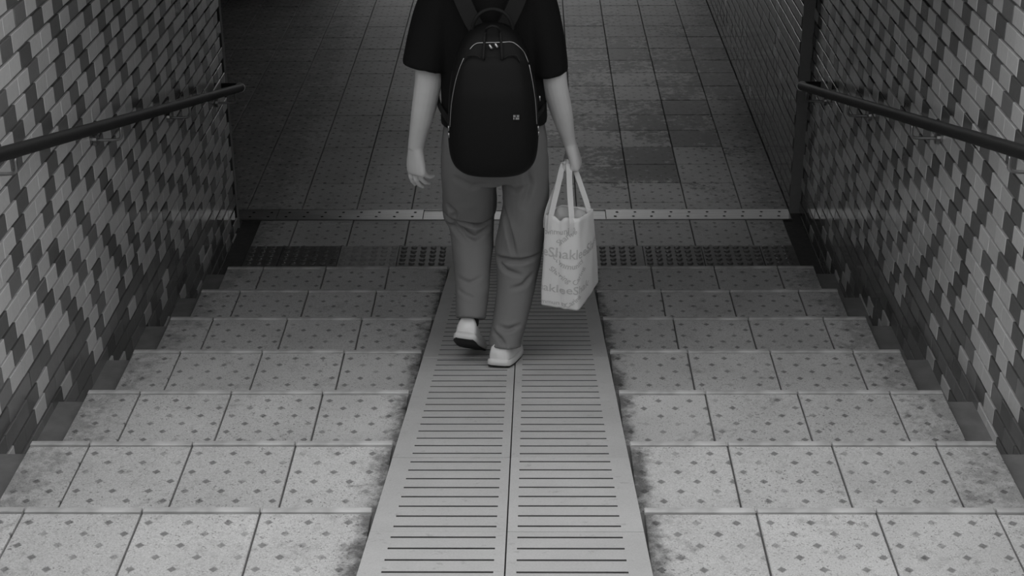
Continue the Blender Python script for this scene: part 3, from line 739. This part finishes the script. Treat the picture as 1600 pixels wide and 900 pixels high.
# woven label: a little patch with two rows of marks
lx, lz = 0.012, 1.634
lab = pk(box('brand_patch', (lx - 0.010, lx + 0.010, pack_y(lx, lz, 0.0165), pack_y(lx, lz, 0.0145), lz - 0.009, lz + 0.009), plain('patch cloth', 0.02, 0.8)))
v, f = [], []
for r_, row_ in enumerate(((1, 1, 0, 1, 1), (1, 0, 1, 1, 1))):
    for c_, on in enumerate(row_):
        if on: b = len(v); v += boxv(lx - 0.009 + c_*0.0037, lx - 0.0062 + c_*0.0037, pack_y(lx, lz, 0.0172), pack_y(lx, lz, 0.0164), lz + 0.001 - r_*0.008, lz + 0.007 - r_*0.008); f += [tuple(i + b for i in q) for q in BOXF]
mk = link('patch_marks', mesh('patch_marks', v, f, plain('patch thread', 0.35, 0.7)), lab)
def ribbon(name, pts, half, thick, m, across, sub=5):
    P = catmull(pts, sub); v, f = [], []; ac = Vector(across)
    for i, p in enumerate(P):
        d = (P[min(i+1, len(P)-1)] - P[max(i-1, 0)]).normalized(); a = (ac - d*ac.dot(d)).normalized(); n = d.cross(a)
        v += [p - a*half - n*thick, p + a*half - n*thick, p + a*half + n*thick, p - a*half + n*thick]
    for i in range(len(P) - 1):
        for q in range(4): f.append((4*i + q, 4*i + (q+1) % 4, 4*i + 4 + (q+1) % 4, 4*i + 4 + q))
    f += [(3, 2, 1, 0), tuple(4*(len(P)-1) + q for q in range(4))]
    return link(name, mesh(name, v, f, m), None)
for sx in (-1, 1):
    c = -0.07
    pk(ribbon('shoulder_strap', [(c + sx*0.035, -2.005, 1.865), (c + sx*0.058, -1.992, 1.90), (c + sx*0.085, -1.972, 1.955), (c + sx*0.108, -1.945, 2.012), (c + sx*0.125, -1.885, 2.045), (c + sx*0.132, -1.80, 2.025), (c + sx*0.135, -1.735, 1.93), (c + sx*0.145, -1.710, 1.80), (c + sx*0.155, -1.712, 1.72)], 0.026, 0.005, M_WEB, (1, 0.3*sx, -0.3)))
    pk(ribbon('adjuster_strap', [(c + sx*0.155, -1.712, 1.72), (c + sx*0.172, -1.765, 1.64), (c + sx*0.178, -1.86, 1.59), (c + sx*0.150, -1.955, 1.57), (c + sx*0.120, -2.01, 1.55)], 0.010, 0.002, M_WEB, (0.2, 0.3, 1)))
hl = [(-0.125, -2.02, 1.872), (-0.118, -2.028, 1.905), (-0.095, -2.03, 1.932), (-0.062, -2.03, 1.942), (-0.028, -2.03, 1.932), (-0.006, -2.028, 1.905), (0.001, -2.02, 1.872)]
pk(tube('top_handle', catmull(hl, 4), 0.006, M_WEB, None, 10))
gl = [(-0.089, 1.808), (-0.087, 1.845), (-0.083, 1.880)]
loop = [(x, pack_y(x, z, 0.013), z) for x, z in gl] + [(-0.076, -2.095, 1.900), (-0.060, -2.10, 1.908), (-0.044, -2.095, 1.900)] + [(-0.12 - x, pack_y(x, z, 0.013), z) for x, z in reversed(gl)]
pk(tube('grab_loop', catmull(loop, 3), 0.0042, M_WEB, None, 8))
pk(tube('seam_piping', on_pack(curve([(-0.150, 1.796), (-0.14, 1.815), (-0.112, 1.819), (-0.098, 1.812)], 4), 0.012), 0.002, M_WEB, None, 6))
pk(tube('seam_piping', on_pack(curve([(-0.024, 1.812), (-0.008, 1.819), (0.014, 1.815), (0.024, 1.796)], 4), 0.012), 0.002, M_WEB, None, 6))

# ------------------------------------------------------------------ canvas tote bag
tote = tag(empty('tote_bag', (0.19, -1.86, 0.87)), 'pale canvas tote bag with grey printed lettering hanging from the right hand', 'bag')
def tk(o): o.parent = tote; o.matrix_parent_inverse = Matrix.Translation(-tote.location); return o
M_CANV = cloth('pale canvas', 0.74, 0.9, 0.35, 420, 0.06)
M_INK = cloth('grey print', 0.50, 0.9, 0.2, 420, 0.08)
# corners bottom / top: front left, front right, back right, back left
CB = [Vector(p) for p in ((0.086, -1.935, 0.880), (0.222, -1.960, 0.868), (0.298, -1.785, 0.905), (0.160, -1.760, 0.900))]
CT = [Vector(p) for p in ((0.101, -1.930, 1.212), (0.215, -1.955, 1.207), (0.272, -1.860, 1.205), (0.158, -1.835, 1.212))]
def tote_ring(t):                      # t 0 at the hem, 1 at the base
    t2 = min(1.0, t)
    c = [a.lerp(b, t2**0.8) for a, b in zip(CT, CB)]
    if t > 0.8:                         # gusset tucks in at the bottom on the far side
        pass
    return c
def tote_pt(s, t, inset=0.0, out=0.0):
    """s 0..4 round the ring from front left; t from hem to base."""
    c = tote_ring(t); i = int(s) % 4; u = s - int(s)
    cen = (c[0] + c[1] + c[2] + c[3])/4
    # rounded polygon: blend towards a smooth curve near corners
    a, b = c[i], c[(i+1) % 4]; p = a.lerp(b, u)
    r = 0.10
    if u < r:
        w = c[(i-1) % 4]; q = a.lerp(w, r); k = (u + r)/(2*r); p = (1-k)**2*q + 2*k*(1-k)*a + k*k*a.lerp(b, r)
    elif u > 1 - r:
        n = c[(i+2) % 4]; q = b.lerp(a, r); k = (u - 1 + r)/(2*r); p = (1-k)**2*q + 2*k*(1-k)*b + k*k*b.lerp(n, r)
    d = p - cen; d.z = 0; d.normalize()
    bul = 0.010*math.sin(math.pi*min(1, t))*math.sin(math.pi*u)
    wr = 0.0035*noise.noise(Vector((p.x*26, p.y*26, p.z*9 + 3))) + 0.0055*math.exp(-((u - 0.52 - 0.1*t)/0.05)**2)*(0.3 + 0.7*t if i == 0 else 0.2) - 0.004*math.exp(-((u - 0.42 - 0.1*t)/0.06)**2)*(1 if i == 0 else 0)
    hemdip = -0.018*math.exp(-((u - 0.45)/0.10)**2)*max(0, 1 - t/0.12) if i == 0 else 0.0
    return p + d*(bul + wr - inset + out) + Vector((0, 0, hemdip))
NS, NT = 56, 40
v, f = [], []
for j in range(NT + 1):
    for i in range(NS): v.append(tote_pt(4*i/NS, j/NT))
for j in range(NT):
    for i in range(NS): a = j*NS + i; b = j*NS + (i+1) % NS; f.append((b, a, a + NS, b + NS))
b0 = len(v); cb = sum(CB, Vector())/4
v.append(cb + Vector((0, 0, -0.004)))
for i in range(NS): f.append((NT*NS + (i+1) % NS, NT*NS + i, b0))
b1 = len(v)
for j in range(9):
    for i in range(NS): v.append(tote_pt(4*i/NS, j/NT*2.2, 0.004))
for j in range(8):
    for i in range(NS): a = b1 + j*NS + i; b = b1 + j*NS + (i+1) % NS; f.append((a, b, b + NS, a + NS))
for i in range(NS): f.append((i, (i+1) % NS, b1 + (i+1) % NS, b1 + i))
tk(link('bag_body', mesh('bag_body', v, f, M_CANV, True)))
FISTC = Vector((0.196, -1.795, 1.352))
def strap(s0, s1, top, wx, nrm):
    P0 = tote_pt(s0, 0.10, -0.003); P1 = tote_pt(s1, 0.10, -0.003); a0 = tote_pt(s0, 0.0, -0.003); a1 = tote_pt(s1, 0.0, -0.003); top = Vector(top)
    pts = [P0, a0, a0.lerp(top, 0.5) + Vector((-0.004, 0, 0)), top + Vector((-0.010, 0, -0.012)), top, top + Vector((0.010, 0, -0.012)), a1.lerp(top, 0.5) + Vector((0.004, 0, 0)), a1, P1]
    tk(ribbon('handle', pts, 0.0105, 0.0012, M_CANV, wx, 4))
strap(0.22, 0.80, FISTC + Vector((-0.022, -0.022, 0.006)), (0.75, 0.65, 0.1), None)
strap(3.78, 3.22 - 1.0 + 0.0, FISTC + Vector((-0.008, 0.016, 0.004)), (0.75, 0.65, 0.1), None)
def perim(t, sx):
    c = tote_ring(t); w0 = (c[1] - c[0]).length; w1 = (c[2] - c[1]).length
    if sx < 0: return max(-0.999, sx/ (c[3] - c[0]).length) + 4
    return sx/w0 if sx < w0 else min(1.98, 1 + (sx - w0)/w1)
HT = 0.335
def printed(txt, size, path):
    """path(x, y) -> (distance round the bag, drop from the hem) for text coordinates in metres."""
    cu = bpy.data.curves.new('print', 'FONT'); cu.body = txt; cu.size = size; cu.resolution_u = 3; cu.offset = 0.0004
    o = link('tmp', cu); dg = bpy.context.evaluated_depsgraph_get(); me = bpy.data.meshes.new_from_object(o.evaluated_get(dg)); bpy.data.objects.remove(o)
    bm = bmesh.new(); bm.from_mesh(me)
    bmesh.ops.subdivide_edges(bm, edges=[e for e in bm.edges if e.calc_length() > 0.008], cuts=2)
    for q in bm.verts:
        sx, dr = path(q.co.x, q.co.y); t = max(0.0, min(1.0, dr/HT)); q.co = tote_pt(perim(t, sx), t, 0, 0.0009)
    bm.to_mesh(me); bm.free(); me.materials.clear(); me.materials.append(M_INK)
    tk(link('printed_lettering', me))
def straight(x0, y0, ang=0.0):
    c, s = math.cos(ang), math.sin(ang); return lambda x, y: (x0 + x*c - y*s, y0 - (x*s + y*c))
def arc(cx, cy, R, a0, up=True):
    def fn(x, y):
        if up: a = a0 + x/R; return cx + (R + y)*math.sin(a), cy - (R + y)*math.cos(a)
        a = a0 - x/R; return cx + (R - y)*math.sin(a), cy - (R - y)*math.cos(a)
    return fn
printed('eShakleeSh', 0.048, straight(0.002, 0.118))
printed('hakleeShak', 0.048, straight(-0.012, 0.262))
printed('Community', 0.030, arc(0.100, 0.095, 0.062, math.radians(255), False))
printed('ommunity', 0.026, straight(0.004, 0.046, 0.10))
printed('Sharing', 0.026, straight(0.058, 0.078, 0.75))
printed('Sharing', 0.028, straight(0.030, 0.168, -0.62))
printed('ommunity', 0.028, arc(0.19, 0.02, 0.10, math.radians(205), False))
printed('mmunity', 0.026, straight(0.004, 0.322, 0.05))
printed('Caring', 0.028, straight(0.096, 0.330, 0.8))
printed('Caring', 0.028, straight(0.120, 0.225, 0.9))
# bundle inside the bag
def bf(p, n): return p + n*(0.006*noise.noise(p*40))
bun = fuse('wrapped_bundle', [ball((0.170, -1.885, 1.185), (0.045, 0.028, 0.040), 16, 10), ball((0.215, -1.890, 1.178), (0.035, 0.030, 0.040), 16, 10)], 0.005, cloth('pale wrapping', 0.5), None, 3, bf)
tag(bun, 'pale wrapped bundle sticking up inside the open tote bag', 'bundle')
